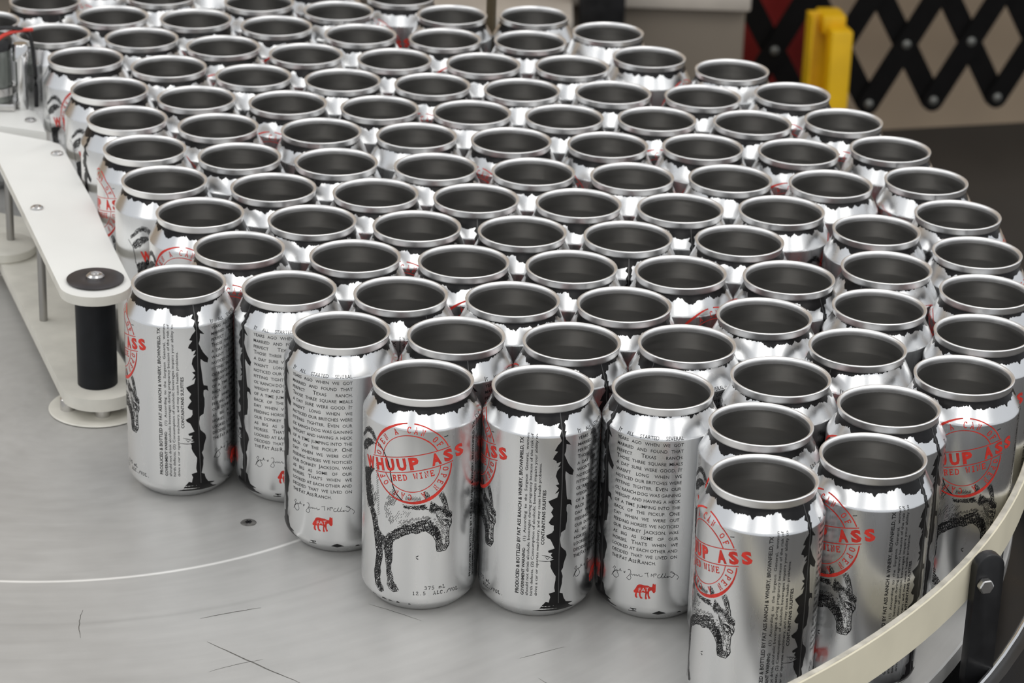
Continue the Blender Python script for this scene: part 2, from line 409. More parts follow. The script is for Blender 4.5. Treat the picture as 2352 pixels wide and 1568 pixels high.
TR = {"donkey":{"legA":[[-35.5,64.57],[-33.22,60.26],[-30.08,54.48],[-28.27,47.64],[-27.19,40.46],[-25.87,34.7],[-26.57,29.01],[-27.54,23.18],[-27.29,19.2],[-26.34,14.59],[-23.49,11.62],[-21.33,11.74],[-20.21,12.81],[-20.6,14.95],[-22.47,17.01],[-23.06,19.96],[-22.57,23.77],[-22.89,26.81],[-21.63,31.78],[-21.27,36.4],[-21.74,39.82],[-21.03,44.1],[-20.04,46.66],[-22.94,48.35],[-25.25,51.96],[-25.61,56.28],[-28.49,60.93],[-30.29,66.84]],"legB":[[-20.04,46.66],[-20.75,42.85],[-20.59,39.32],[-19.37,35.23],[-19.07,31.73],[-18.43,28.33],[-18.22,23.88],[-17.46,20.95],[-17.89,17.65],[-16.43,15.37],[-14.11,13.96],[-11.46,14.6],[-10.4,15.73],[-12.39,18.69],[-13.98,20.57],[-14.02,23.27],[-15.43,26.95],[-15.49,30.54],[-14.83,32.96],[-14.69,38.38],[-14.95,41.0],[-14.34,45.18],[-15.97,47.87]],"belly":[[-14.34,45.18],[-11.08,47.48],[-8.59,49.73],[-6.14,51.12],[-0.55,51.92],[1.81,53.1],[4.17,53.74],[6.59,52.3],[8.23,50.61],[10.34,47.27],[13.27,46.85],[12.79,49.6],[11.45,53.35],[9.73,57.12],[8.05,59.94],[5.62,61.43],[1.68,60.18],[-1.46,58.96],[-4.62,57.37],[-8.68,55.71],[-12.04,53.73],[-15.56,51.1],[-19.3,47.34],[-17.35,46.15]],"bellyup":[[-12.04,53.73],[-8.68,55.71],[-4.62,57.37],[-2.25,58.91],[-4.66,59.8],[-6.29,60.93],[-8.74,60.12],[-10.82,58.41],[-11.65,56.47]],"flank":[[-20.61,67.79],[-18.15,68.54],[-16.2,63.79],[-13.87,59.07],[-14.71,55.76],[-17.48,55.46],[-19.48,59.74],[-21.06,63.66]],"mane":[[-9.71,69.0],[-5.6,68.52],[-0.05,69.31],[3.88,69.87],[5.52,66.73],[1.58,66.27],[-4.77,66.63],[-8.02,66.86]],"brow":[[7.03,71.48],[11.56,67.94],[15.38,67.75],[17.2,65.17],[19.53,63.3],[19.6,60.63],[17.78,59.73],[15.53,61.09],[13.73,64.52],[11.2,65.78],[7.16,64.43],[5.94,65.83]],"eye":[[10.01,63.28],[12.98,60.22],[16.0,59.67],[18.26,58.74],[19.47,56.67],[17.91,54.38],[16.15,53.43],[14.36,55.55],[12.18,58.57],[10.89,60.52]],"jaw":[[9.73,57.12],[12.3,52.79],[13.23,48.64],[14.18,44.46],[18.15,44.51],[17.74,42.82],[16.01,40.52],[12.77,40.32],[10.88,40.73],[10.2,43.72],[10.34,47.27],[9.44,50.94]],"face":[[16.37,53.38],[17.94,53.48],[17.99,47.68],[17.93,44.57],[15.92,44.12],[15.43,46.45],[15.13,50.07]],"tailA":[[-44.12,100.0],[-38.94,105.67],[-34.68,108.33],[-31.28,108.17],[-28.89,106.17],[-27.51,104.49],[-26.43,101.95],[-28.82,101.79],[-31.21,104.53],[-33.88,105.28],[-37.0,103.95],[-41.06,100.3],[-44.03,98.19]],"tailB":[[-42.27,96.03],[-37.81,99.9],[-33.12,101.91],[-30.56,101.85],[-27.71,100.37],[-31.11,98.68],[-34.42,96.2],[-36.75,93.34],[-40.77,91.53],[-42.92,92.77]],"rump":[[-40.46,81.61],[-29.69,86.12],[-27.99,85.12],[-31.72,80.65],[-31.97,76.44],[-31.27,73.0],[-29.67,68.05],[-28.16,62.36],[-35.18,59.35],[-38.01,70.01],[-39.46,78.71]],"rumpside":[[-32.0,78.29],[-29.48,73.74],[-26.21,72.04],[-26.12,66.46],[-28.16,62.36],[-29.96,67.93],[-31.27,73.0]],"mid":[[-19.27,65.53],[-18.93,70.41],[-17.73,72.25],[-16.21,76.39],[-14.68,77.15],[-13.14,74.17],[-10.93,72.03],[-12.71,69.8],[-14.53,66.84]],"earA":[[3.26,77.62],[4.77,77.03],[6.14,75.12],[5.68,72.91],[3.68,72.24]],"earB":[[11.28,74.64],[13.52,76.91],[15.42,73.23],[16.85,67.43],[14.44,67.9],[12.93,71.43]],"neckfur":[[-10.34,54.52],[-4.63,58.04],[1.68,60.62],[8.04,60.39],[9.73,57.12],[10.51,59.24],[8.82,62.08],[4.79,63.23],[0.07,62.35],[-4.67,60.68],[-8.72,58.8]],"headfill":[[7.16,64.43],[11.2,65.78],[13.73,64.52],[15.53,61.09],[12.98,60.22],[10.01,63.28]],"cheek":[[10.9,60.08],[12.61,58.06],[14.59,55.07],[15.35,50.03],[14.13,46.7],[12.79,49.6],[11.45,53.35],[10.15,56.63]],"chestpale":[[-10.5,65.11],[-6.36,65.34],[-3.13,63.92],[-6.3,61.37],[-10.42,60.26],[-12.08,56.82],[-13.87,59.07],[-13.04,62.81]]},"back":[[-26.7,102.59],[-23.27,100.11],[-21.01,97.53],[-19.29,94.75],[-18.02,92.16],[-16.98,88.76],[-16.33,84.51],[-15.5,81.02],[-14.7,78.25],[-13.16,75.28],[-10.94,72.77],[-8.78,70.93]],"rumpline":[[-46.37,97.1],[-42.14,92.38],[-40.88,87.01],[-40.23,81.72]],"lines":[[[17.94,53.48],[17.85,47.71],[18.25,44.49],[17.82,43.25],[16.01,40.52],[12.77,40.32],[10.88,40.73]],[[19.47,56.67],[17.94,53.48]],[[19.56,61.97],[18.77,60.39],[19.42,58.45],[19.47,56.67]],[[-14.34,45.18],[-8.59,49.73],[-6.14,51.12],[-0.55,51.92],[4.17,53.74],[8.23,50.61],[10.14,46.85],[10.88,40.73]],[[14.83,73.14],[16.68,68.37],[17.11,65.41]],[[-0.91,37.42],[0.55,38.28]],[[-0.69,36.62],[0.51,36.22],[-0.09,36.02]],[[13.7,109.62],[16.03,110.13]]],"seamL":[[56.84,120.07],[55.57,118.17],[57.65,116.73],[56.22,114.17],[57.38,111.35],[55.28,108.8],[53.66,105.69],[55.42,105.08],[53.77,102.89],[52.78,100.64],[54.76,99.56],[55.04,98.13],[57.44,98.8],[55.79,95.73],[57.55,95.99],[55.44,93.43],[54.78,90.22],[56.14,86.8],[56.87,85.31],[54.89,85.05],[56.74,82.97],[54.66,79.66],[57.04,81.05],[56.07,77.4],[53.05,76.26],[51.14,75.42],[52.52,72.99],[54.11,70.98],[52.9,68.71],[53.13,68.22],[54.3,66.23],[51.83,62.6],[52.96,61.11],[54.73,60.49],[54.84,57.62],[53.81,56.04],[50.61,54.56],[51.31,53.1],[53.08,52.04],[54.75,48.55],[55.72,46.29],[52.03,45.17],[52.51,43.94],[54.49,43.78],[53.66,42.41],[55.04,40.84],[53.53,40.02],[55.76,39.56],[53.14,38.85],[53.86,37.11],[53.69,35.67],[55.15,32.15],[57.07,29.02],[56.96,26.12],[56.45,21.82],[57.0,19.32],[53.45,18.5],[54.42,16.22],[53.66,12.87],[51.88,13.49],[49.79,11.14],[48.04,7.71],[44.22,6.78]],"seamR":[[61.27,121.45],[59.96,120.5],[60.58,118.97],[59.64,116.15],[60.57,116.04],[59.35,113.82],[59.84,111.94],[63.07,108.11],[60.19,109.1],[59.93,104.5],[59.31,102.73],[61.11,98.71],[63.17,95.28],[65.56,92.17],[64.93,89.51],[62.91,90.42],[60.43,92.75],[60.38,88.55],[61.05,83.73],[61.5,78.94],[62.12,75.51],[64.63,74.5],[65.3,71.02],[63.73,72.34],[62.03,72.22],[61.95,68.44],[62.5,66.91],[62.47,62.16],[61.73,57.07],[59.2,55.62],[58.67,51.88],[59.56,46.94],[62.56,43.72],[63.17,40.94],[61.66,36.44],[61.3,33.62],[60.19,31.9],[61.29,28.29],[61.0,23.99],[59.81,18.38],[61.76,17.5],[62.62,14.38],[63.97,12.1],[68.82,10.73],[65.6,10.21],[71.94,5.99]],"twig":[[[46.88,39.15],[50.97,38.64],[54.47,38.49]],[[48.69,42.53],[51.29,41.84],[54.38,40.91]],[[50.44,41.54],[51.79,39.9],[53.49,41.23]]],"neckL":[[24.25,120.11],[26.6,122.34],[31.83,121.96],[31.95,123.1],[36.56,122.78],[37.56,123.99],[40.96,123.73],[41.77,121.61],[44.06,120.29],[49.18,119.13],[52.42,119.24],[55.9,120.32],[57.29,119.85]],"neckR":[[61.27,121.45],[62.9,121.43],[64.14,123.29],[66.71,123.65],[72.98,123.43],[77.23,124.21],[83.79,124.48]],"neck0":[[-21.61,120.88],[-19.46,120.44],[-16.05,120.8],[-14.87,122.17],[-6.77,122.88],[-3.64,123.25],[-0.75,121.39],[2.25,122.01],[6.01,121.1],[9.62,122.21],[13.43,121.32],[17.75,121.8],[22.15,121.54],[24.49,121.39]],"neckS":[[57.72,117.83],[60.05,120.98],[69.11,124.5],[73.95,123.88],[81.12,125.68],[86.07,124.98],[95.31,124.78],[103.43,125.59],[112.78,124.68],[113.44,122.95],[116.93,124.48],[124.55,124.69],[135.0,124.15]],"sig":[[[69.15,30.66],[70.17,32.27],[70.95,31.64],[69.97,30.18],[70.56,29.47],[69.35,28.59]],[[68.5,26.09],[69.76,28.75],[71.71,30.32],[72.45,29.26],[73.35,27.44],[72.26,25.96],[70.55,25.84],[69.35,27.51],[71.71,30.32],[72.81,30.2],[73.88,30.86],[74.4,32.25],[74.57,30.97],[75.57,31.05]],[[76.55,31.24],[77.5,30.75],[76.87,30.28],[77.81,31.65]],[[79.33,32.92],[80.51,33.26],[81.09,31.55],[79.33,28.64],[78.88,27.69],[80.51,26.97],[81.38,28.42],[80.8,30.13],[81.66,30.9],[82.23,30.25],[83.06,31.13],[83.61,30.33],[84.29,31.16],[84.97,30.38],[86.03,31.42],[86.56,30.32],[88.11,31.02]],[[89.12,32.67],[91.37,33.14]],[[90.75,32.92],[91.13,30.44]],[[92.97,32.8],[92.86,30.92],[92.97,32.54],[93.83,31.56]],[[94.19,32.93],[94.32,30.67],[94.43,32.68],[95.76,32.79],[95.16,31.94]],[[97.8,32.63],[96.72,32.05],[96.37,30.96],[96.97,30.46],[98.16,30.77],[99.35,33.2],[98.64,30.79],[100.07,30.81],[101.01,33.34],[100.31,30.81],[101.5,30.8],[102.46,31.31],[101.98,30.52],[103.41,31.0],[104.38,30.41],[105.34,30.88],[106.05,32.43],[104.6,33.87],[103.64,33.66],[106.54,32.12],[108.51,30.3],[107.79,28.64]]],"reddonkey":[[83.35,20.88],[84.44,22.76],[85.38,24.72],[86.3,25.37],[87.6,25.52],[89.39,25.22],[91.15,25.3],[92.63,24.61],[93.73,24.59],[93.97,26.49],[94.45,26.67],[94.94,26.18],[95.66,26.5],[95.79,24.5],[95.8,21.82],[95.08,20.83],[94.35,21.17],[93.62,22.44],[92.76,22.34],[92.27,21.48],[92.28,19.33],[93.14,17.55],[92.16,17.03],[91.54,18.7],[91.16,20.53],[90.79,18.6],[91.29,17.05],[90.67,16.56],[90.04,17.0],[90.04,19.02],[90.16,20.65],[88.64,20.8],[87.48,20.46],[87.62,18.33],[88.78,17.2],[88.39,16.73],[87.36,16.94],[86.71,18.42],[86.44,20.25],[85.38,20.02],[85.39,18.14],[85.92,17.18],[85.39,16.79],[84.58,17.14],[84.17,18.39],[84.44,19.94],[83.62,19.87]],"fat":[[85.78,20.91],[91.9,21.97],[86.83,23.55]],"botbits":[[[79.83,7.02],[81.8,9.58],[85.45,9.71],[85.37,7.62],[82.87,7.01]],[[94.6,7.3],[96.73,8.68],[98.48,9.37],[101.42,8.22],[102.71,7.38],[98.38,6.23]]]}

# ------------------------------------------------------------------ the setting
FLOOR_Z = -0.88
def struct(name, bm, mat, loc=(0, 0, 0), rz=0, label=None):
    o = part(name, bm, mat, None, loc, smooth=False); o.rotation_euler = (0, 0, rz)
    tag(o, label, None, None, 'structure'); return o
struct('floor', bbox(-5, 5, -3, 8, FLOOR_Z - 0.05, FLOOR_Z), FLOORM, label='dark grey floor far below the table')
WALL_YAW = math.radians(15)
wd = Vector((math.cos(WALL_YAW), math.sin(WALL_YAW), 0))
struct('wall_back', bbox(-6, 4, 0, 0.12, 0, 3.6), WALLM, (0.61, 4.83, FLOOR_Z), WALL_YAW, 'taupe painted wall behind the machine')

# ------------------------------------------------------------------ rotary table
CX, CY = -0.2819, 1.5520
tbl = empty('rotary_table', (CX, CY, FLOOR_Z))
tag(tbl, 'black framed rotary accumulation table with cream guide rail and polished outer lip', 'table')
Z0 = -FLOOR_Z
part('trough', lathe([(0.05, Z0 - 0.040), (0.622, Z0 - 0.040), (0.622, Z0 - 0.004), (0.632, Z0 - 0.004), (0.632, Z0 - 0.16), (0.05, Z0 - 0.16)], 128, True), FRAME, tbl)
part('outer_lip', lathe([(0.6235, Z0 - 0.004), (0.6235, Z0 - 0.001), (0.6245, Z0), (0.6255, Z0), (0.6265, Z0 - 0.001), (0.6265, Z0 - 0.004)], 160, True), CHROME, tbl)
for k in range(4):
    a = math.radians(40 + 90 * k)
    part('leg', bbox(0.5 * math.cos(a) - .03, 0.5 * math.cos(a) + .03, 0.5 * math.sin(a) - .03, 0.5 * math.sin(a) + .03, 0, Z0 - 0.155, 0.004), FRAME, tbl)
RA0, RA1 = math.radians(-128), math.radians(98)
part('guide_rail', lathe([(0.6052, Z0 + 0.041), (0.6052, Z0 + 0.0645), (0.6056, Z0 + 0.0650), (0.6092, Z0 + 0.0650), (0.6096, Z0 + 0.0645), (0.6096, Z0 + 0.041)], 150, True, RA0, RA1), RAILM, tbl)
part('rail_top_edge', lathe([(0.6058, Z0 + 0.06495), (0.6058, Z0 + 0.0652), (0.6089, Z0 + 0.0652), (0.6089, Z0 + 0.06495)], 150, True, RA0, RA1), RAILEDGE, tbl)

def bracket(adeg):
    a = math.radians(adeg)
    # an upright bar with a rounded head, standing outside the rail
    bm = bmesh.new()
    w, th, top, bot = 0.0085, 0.007, 0.070, -0.040
    prof = [(-w, bot), (w, bot), (w, top - w)] + [(w * math.cos(t), top - w + w * math.sin(t)) for t in [math.pi * i / 10 for i in range(1, 10)]] + [(-w, top - w)]
    lo = [bm.verts.new((-th / 2, s, Z0 + z)) for s, z in prof]; hi = [bm.verts.new((th / 2, s, Z0 + z)) for s, z in prof]
    bm.faces.new(lo[::-1]); bm.faces.new(hi); n = len(prof)
    for i in range(n):
        bm.faces.new((lo[i], lo[(i + 1) % n], hi[(i + 1) % n], hi[i]))
    bmesh.ops.recalc_face_normals(bm, faces=bm.faces)
    bmesh.ops.bevel(bm, geom=[e for e in bm.edges if abs(e.verts[0].co.x - e.verts[1].co.x) < 1e-6], offset=0.0009, segments=2, profile=.5, affect='EDGES')
    M = Matrix.Rotation(a, 4, 'Z') @ Matrix.Translation((0.6175, 0, 0)) @ Matrix.Rotation(math.radians(-42), 4, 'Z')
    bm.transform(M)
    br = part('bracket', bm, BLACKP, tbl)
    for zz, rr in ((0.053, 0.0045), (-0.024, 0.0052)):
        b2 = bmesh.new()
        bmesh.ops.create_cone(b2, cap_ends=True, segments=6, radius1=rr, radius2=rr, depth=0.0042)
        bmesh.ops.bevel(b2, geom=b2.edges[:], offset=0.0006, segments=1, affect='EDGES')
        b2.transform(M @ Matrix.Translation((th / 2 + 0.0022, -0.0035, Z0 + zz)) @ Matrix.Rotation(math.pi / 2, 4, 'Y'))
        part('bolt', b2, STEEL, br, smooth=False)
for ad in (-29.0, -78, 12, 55): bracket(ad)

disc = empty('turntable_disc', (CX, CY, 0))
tag(disc, 'large round scuffed aluminium turntable carrying all the cans', 'turntable')
do = part('plate', lathe([(0, -0.012), (0.601, -0.012), (0.602, -0.011), (0.602, -0.001), (0.601, 0), (0.3, 0), (0.1, 0), (0, 0)], 180), DISC, disc)
part('hub', lathe([(0.0, -0.040), (0.06, -0.040), (0.06, -0.012), (0, -0.012)], 32), FRAME, disc)
# sunk screw near the left front cans
def flat_screw(parent, x, y, z, r=0.0042, mat=STEEL):
    s = part('screw', lathe([(0, 0.0003), (r * .55, 0.0006), (r * .9, 0.0004), (r, 0)], 24), mat, parent, (x, y, z))
    b = bmesh.new()
    for k in range(3):
        a = math.pi * k / 3
        bb = bbox(-r * .42, r * .42, -r * .1, r * .1, 0.0005, 0.0008)
        bb.transform(Matrix.Rotation(a, 4, 'Z')); t = bpy.data.meshes.new('t'); bb.to_mesh(t); bb.free(); b.from_mesh(t); bpy.data.meshes.remove(t)
    part('socket', b, INK, s, smooth=False)
    return s
SCREWD = vary(principled('dull_screw', (0.17, 0.165, 0.155), 0.5, 0.6), 300, 0.4)
flat_screw(disc, -0.1526 - CX, 1.3947 - CY, 0.0, 0.0048, SCREWD)
SCR = vary(principled('scratch_dirt', (0.12, 0.115, 0.105), 0.6), 400, 0.4)
def scratch(pts, w):
    bm = bmesh.new(); L = []; n = len(pts)
    for i, (x, y) in enumerate(pts):
        a = Vector(pts[max(i - 1, 0)]); b = Vector(pts[min(i + 1, n - 1)]); t = (b - a).normalized()
        ww = w * (0.25 + math.sin(math.pi * (i + .5) / n)) / 2
        L.append((bm.verts.new((x - CX - t.y * ww, y - CY + t.x * ww, 0.00008)), bm.verts.new((x - CX + t.y * ww, y - CY - t.x * ww, 0.00008))))
    for p, q in zip(L[:-1], L[1:]): bm.faces.new((p[0], p[1], q[1], q[0]))
    part('scratch', bm, SCR, disc, smooth=False)
def lerp_pts(a, b, n=10, bow=0.0):
    a, b = Vector(a), Vector(b); d = b - a; nrm = Vector((-d.y, d.x))
    return [tuple(a + d * (i / n) + nrm * bow * math.sin(math.pi * i / n) + Vector((rnd.uniform(-1, 1), rnd.uniform(-1, 1))) * 0.0002) for i in range(n + 1)]
scratch(lerp_pts((-0.1669, 1.2773), (-0.1347, 1.2919), 10, 0.01), 0.0005)
scratch(lerp_pts((-0.1600, 1.2520), (-0.1059, 1.2115), 14, -0.01), 0.0007)
scratch(lerp_pts((-0.2328, 1.2827), (-0.2288, 1.2513), 10, -0.04), 0.0004)
scratch(lerp_pts((-0.075, 1.300), (-0.045, 1.283), 10, 0.01), 0.0003)
scratch(lerp_pts((0.010, 1.245), (0.034, 1.259), 10, 0.01), 0.0003)
scratch(lerp_pts((-0.155, 1.2200), (-0.128, 1.235), 10, 0.03), 0.0003)
scratch(lerp_pts((0.020, 1.2250), (0.034, 1.205), 10, 0.03), 0.0003)

# ------------------------------------------------------------------ centre guide with roller
gd = empty('centre_guide', (-0.2660, 1.5500, 0))
tag(gd, 'white plastic centre guide arm with black roller post, standing on the turntable', 'guide')
def rel(pts): return [(x + 0.2660, y - 1.5500) for x, y in pts]
def arcp(cx, cy, r, a0, a1, n=14):
    return [(cx + r * math.cos(math.radians(a0 + (a1 - a0) * i / n)), cy + r * math.sin(math.radians(a0 + (a1 - a0) * i / n))) for i in range(n + 1)]
top = arcp(-0.2650, 1.5480, 0.0225, 198, 385, 20) + [(-0.2724, 1.6398), (-0.2888, 1.6931), (-0.3290, 1.8060)] + arcp(-0.3415, 1.8105, 0.010, 0, 85, 6) + [(-0.3428, 1.8235), (-0.3813, 1.8388), (-0.4100, 1.8490), (-0.4020, 1.8200), (-0.3688, 1.7738), (-0.3356, 1.6790)]
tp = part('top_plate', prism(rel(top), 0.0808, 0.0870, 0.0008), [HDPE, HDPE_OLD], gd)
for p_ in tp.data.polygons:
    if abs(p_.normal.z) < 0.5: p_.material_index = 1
base = arcp(-0.2640, 1.5470, 0.0245, 205, 375, 20) + [(-0.2690, 1.62), (-0.2950, 1.705), (-0.3400, 1.835), (-0.4000, 1.86), (-0.3960, 1.83), (-0.3665, 1.7503), (-0.3332, 1.6618)]
part('base_plate', prism(rel(base), 0.0095, 0.0180, 0.0008), HDPE_OLD, gd)
part('foot_disc', lathe([(0.012, 0.0002), (0.0310, 0.0002), (0.0320, 0.0008), (0.0312, 0.0016), (0.012, 0.0020)], 48, True), HDPE_OLD, gd)
part('top_collar', lathe([(0.0135, 0.0790), (0.0140, 0.0795), (0.0140, 0.0808), (0.0, 0.0808), (0, 0.0790)], 40), HDPE_OLD, gd)
part('roller', lathe([(0, 0.0175), (0.0122, 0.0175), (0.0128, 0.0182), (0.0128, 0.0792), (0, 0.0792)], 48), BLACKR, gd)
part('pivot', lathe([(0, 0.0), (0.011, 0.0), (0.011, 0.0098), (0, 0.0098)], 32), BLACKP, gd)
wsh = part('washer', lathe([(0, 0.0870), (0.0172, 0.0872), (0.0181, 0.0879), (0.0182, 0.0886), (0.0176, 0.0890), (0.006, 0.0893), (0.004, 0.0880), (0, 0.0880)], 56), WASHER, gd, (0, 0.004, 0))
part('cap_screw', lathe([(0.0058, 0.0885), (0.0057, 0.0905), (0.0045, 0.0918), (0.0030, 0.0921), (0.0026, 0.0908), (0, 0.0906)], 28), STEEL, wsh)
for bx, by in ((-0.2845, 1.5430), (-0.2610, 1.5350), (-0.2480, 1.5480)):
    b = lathe([(0, 0.0002), (0.0044, 0.0002), (0.0050, 0.001), (0.0050, 0.0092), (0.0042, 0.0098), (0, 0.0098)], 20)
    part('bolt', b, STEEL, gd, (bx + 0.2660, by - 1.5500, 0))
def rod(x, y, z0=0.0178, z1=0.0809, r=0.0028, parent=gd):
    part('post', lathe([(0, z0), (r, z0), (r, z1), (0, z1)], 20), STEELD, parent, (x + 0.2660, y - 1.5500, 0))
rod(-0.3185, 1.6500); rod(-0.3650, 1.7800)
for sx_, sy_ in ((-0.3316, 1.7938), (-0.3258, 1.6808)):
    part('screw', lathe([(0.0045, 0.0869), (0.0043, 0.0882), (0.0030, 0.0890), (0.0017, 0.0889), (0.0015, 0.0881), (0, 0.0881)], 22), STEEL, gd, (sx_ + 0.2660, sy_ - 1.5500, 0))

g2 = empty('side_guide', (-0.375, 1.870, 0))
tag(g2, 'smaller white guide plate behind the long arm, at the left edge', 'guide')
pl2 = [(-0.4500, 1.9400), (-0.4060, 1.9320), (-0.3790, 1.9090), (-0.3730, 1.9020), (-0.3655, 1.8990), (-0.3600, 1.8850), (-0.3500, 1.8530), (-0.3837, 1.8640), (-0.4500, 1.8800)]
part('plate', prism([(x + .375, y - 1.87) for x, y in pl2], 0.0755, 0.0835, 0.0008), HDPE, g2)
part('screw', lathe([(0.0045, 0.0834), (0.0043, 0.0847), (0.0030, 0.0855), (0.0017, 0.0854), (0.0015, 0.0846), (0, 0.0846)], 22), STEEL, g2, (-0.3660 + .375, 1.8770 - 1.87, 0))
part('post', lathe([(0, 0.0005), (0.0028, 0.0005), (0.0028, 0.0757), (0, 0.0757)], 16), STEELD, g2, (-0.03, 0.03, 0))
part('boss', lathe([(0, 0.0178), (0.0215, 0.0178), (0.0225, 0.0190), (0.0225, 0.0245), (0.0210, 0.0255), (0, 0.0255)], 40), HDPE_OLD, gd, (-0.3680 + 0.2660, 1.7720 - 1.5500, 0))

# ------------------------------------------------------------------ sensor cluster at the far left
sn = empty('sensor_unit', (-0.3940, 1.9080, 0.0836))
tag(sn, 'grey sensor cylinder with steel clamp and red wire at the upper left', 'sensor')
part('foot', bbox(-0.022, 0.013, -0.012, 0.012, 0.0, 0.006, 0.0015), STEEL, sn)
part('body', lathe([(0, 0.006), (0.0125, 0.006), (0.0135, 0.0075), (0.0135, 0.046), (0.0125, 0.047), (0, 0.047)], 40), GLASSY, sn, (-0.004, 0, 0))
part('clamp', lathe([(0.0139, 0.012), (0.0158, 0.012), (0.0158, 0.018), (0.0139, 0.018)], 40, True), STEEL, sn, (-0.004, 0, 0))
part('cap', lathe([(0, 0.0468), (0.0145, 0.0468), (0.0145, 0.053), (0.0130, 0.0555), (0, 0.0555)], 40), BLACKP, sn, (-0.004, 0, 0))
part('steel_post', lathe([(0, 0.0), (0.0044, 0.0), (0.0044, 0.038), (0.0060, 0.0385), (0.0060, 0.050), (0.0050, 0.0515), (0, 0.0515)], 24), CHROME, sn, (0.0172, -0.003, 0))
wp = smooth_pts([(-0.024, -0.014, 0.020), (-0.014, -0.016, 0.036), (-0.004, -0.015, 0.050), (0.006, -0.010, 0.059), (0.017, -0.004, 0.0615), (0.026, 0.002, 0.0610)], 5)
part('red_wire', tube(wp, 0.0015, 8), REDW, sn)
wp = smooth_pts([(-0.012, -0.004, 0.055), (0.000, -0.008, 0.063), (0.014, -0.006, 0.064), (0.0235, 0.002, 0.056), (0.0265, 0.003, 0.030), (0.0265, 0.003, 0.000)], 5)
part('black_cable', tube(wp, 0.0016, 8), BLACKP, sn)

# ------------------------------------------------------------------ background
rd = empty('upright_rod', (-0.0265, 2.135, -0.884 + 0.004))
tag(rd, 'slim bronze upright rod behind the far cans', 'rod')
part('shaft', lathe([(0, 0), (0.0042, 0), (0.0042, 1.25), (0, 1.25)], 20), BROWN, rd)
part('foot', lathe([(0, 0), (0.03, 0), (0.03, 0.01), (0.01, 0.02), (0, 0.02)], 24), BROWN, rd)

cab = empty('cabinet', (-0.15, 4.3, FLOOR_Z))
tag(cab, 'taupe cabinet with pale worktop behind the far cans', 'cabinet')
zt = -0.490 - FLOOR_Z
part('body', bbox(-0.75, 0.525, 0.004, 0.075, 0, zt, 0.004), CABM, cab)
for x0, x1 in ((-0.75, -0.335), (-0.332, 0.12), (0.123, 0.255), (0.258, 0.525)):
    part('door', bbox(x0 + .002, x1 - .002, -0.008, 0.005, 0.04, zt - 0.005, 0.003), CABM, cab)
part('worktop', bbox(-0.76, 0.53, -0.03, 0.080, zt, zt + 0.03, 0.004), CABTOP, cab)

bb = empty('black_box', (0.13, 4.270, FLOOR_Z))
tag(bb, 'black square box standing before the taupe cabinet', 'box')
part('stand', bbox(-0.012, 0.012, -0.05, -0.03, 0.0, 0.375, 0.002), BLACKP, bb)
part('housing', bbox(-0.038, 0.038, -0.075, -0.012, 0.372, 0.50, 0.004), BLACKP, bb)
part('foot', bbox(-0.045, 0.06, -0.09, -0.01, 0.0, 0.012, 0.003), BLACKP, bb)

wb = empty('white_carton', (0.0, 4.2, FLOOR_Z))
tag(wb, 'off-white carton left of the black box behind the far cans', 'box')
part('body', bbox(-0.20, 0.078, -0.10, 0.05, 0, 0.400, 0.003), CABTOP, wb)
part('lid', bbox(-0.203, 0.081, -0.103, 0.053, 0.392, 0.415, 0.003), CABTOP, wb)

gate = empty('scissor_gate', (0.736, 4.50, FLOOR_Z), WALL_YAW)
tag(gate, 'black scissor lattice of crossed bars with round grey rivets before the wall', 'gate')
HP, DZ, ZB = 0.0615, 0.1065, -0.706 - FLOOR_Z
BARW, ROWS = 0.020, 5
def gate_bar(x0, side, yoff, rows=ROWS):
    bm = bmesh.new(); dx, dz = side * HP * rows, DZ * rows
    L = math.hypot(dx, dz); ang = math.atan2(dz, dx)
    prof = [(BARW * math.cos(t), BARW * math.sin(t)) for t in [math.pi / 2 + math.pi * i / 10 for i in range(11)]] + [(L + BARW * math.cos(t), BARW * math.sin(t)) for t in [-math.pi / 2 + math.pi * i / 10 for i in range(11)]]
    lo = [bm.verts.new((px, yoff, py)) for px, py in prof]; hi = [bm.verts.new((px, yoff + 0.006, py)) for px, py in prof]
    bm.faces.new(lo); bm.faces.new(hi[::-1]); n = len(prof)
    for i in range(n): bm.faces.new((lo[i], hi[i], hi[(i + 1) % n], lo[(i + 1) % n]))
    bmesh.ops.recalc_face_normals(bm, faces=bm.faces)
    bm.transform(Matrix.Translation((x0, 0, ZB)) @ Matrix.Rotation(-ang, 4, 'Y'))
    return part('bar', bm, GATE, gate, smooth=False)
for k in range(-3, 6):
    x0 = 2 * HP * k
    b1 = gate_bar(x0, 1, 0.0)
    nl = min(ROWS, int(round((x0 + 0.40) / HP)))
    if nl >= 1: gate_bar(x0, -1, 0.0075, nl)
    for r in range(ROWS + 1):
        me_b = lathe([(0.0085, 0), (0.0078, 0.0025), (0.0045, 0.0045), (0, 0.005)], 16)
        me_b.transform(Matrix.Translation((x0 + HP * r, -0.0001, ZB + DZ * r)) @ Matrix.Rotation(math.pi / 2, 4, 'X'))
        part('rivet', me_b, RIVET, b1)
for k in (5.5,):
    part('leg', bbox(2 * HP * k - .012, 2 * HP * k + .012, 0.016, 0.036, 0, ZB + 0.5, 0.002), GATE, gate)

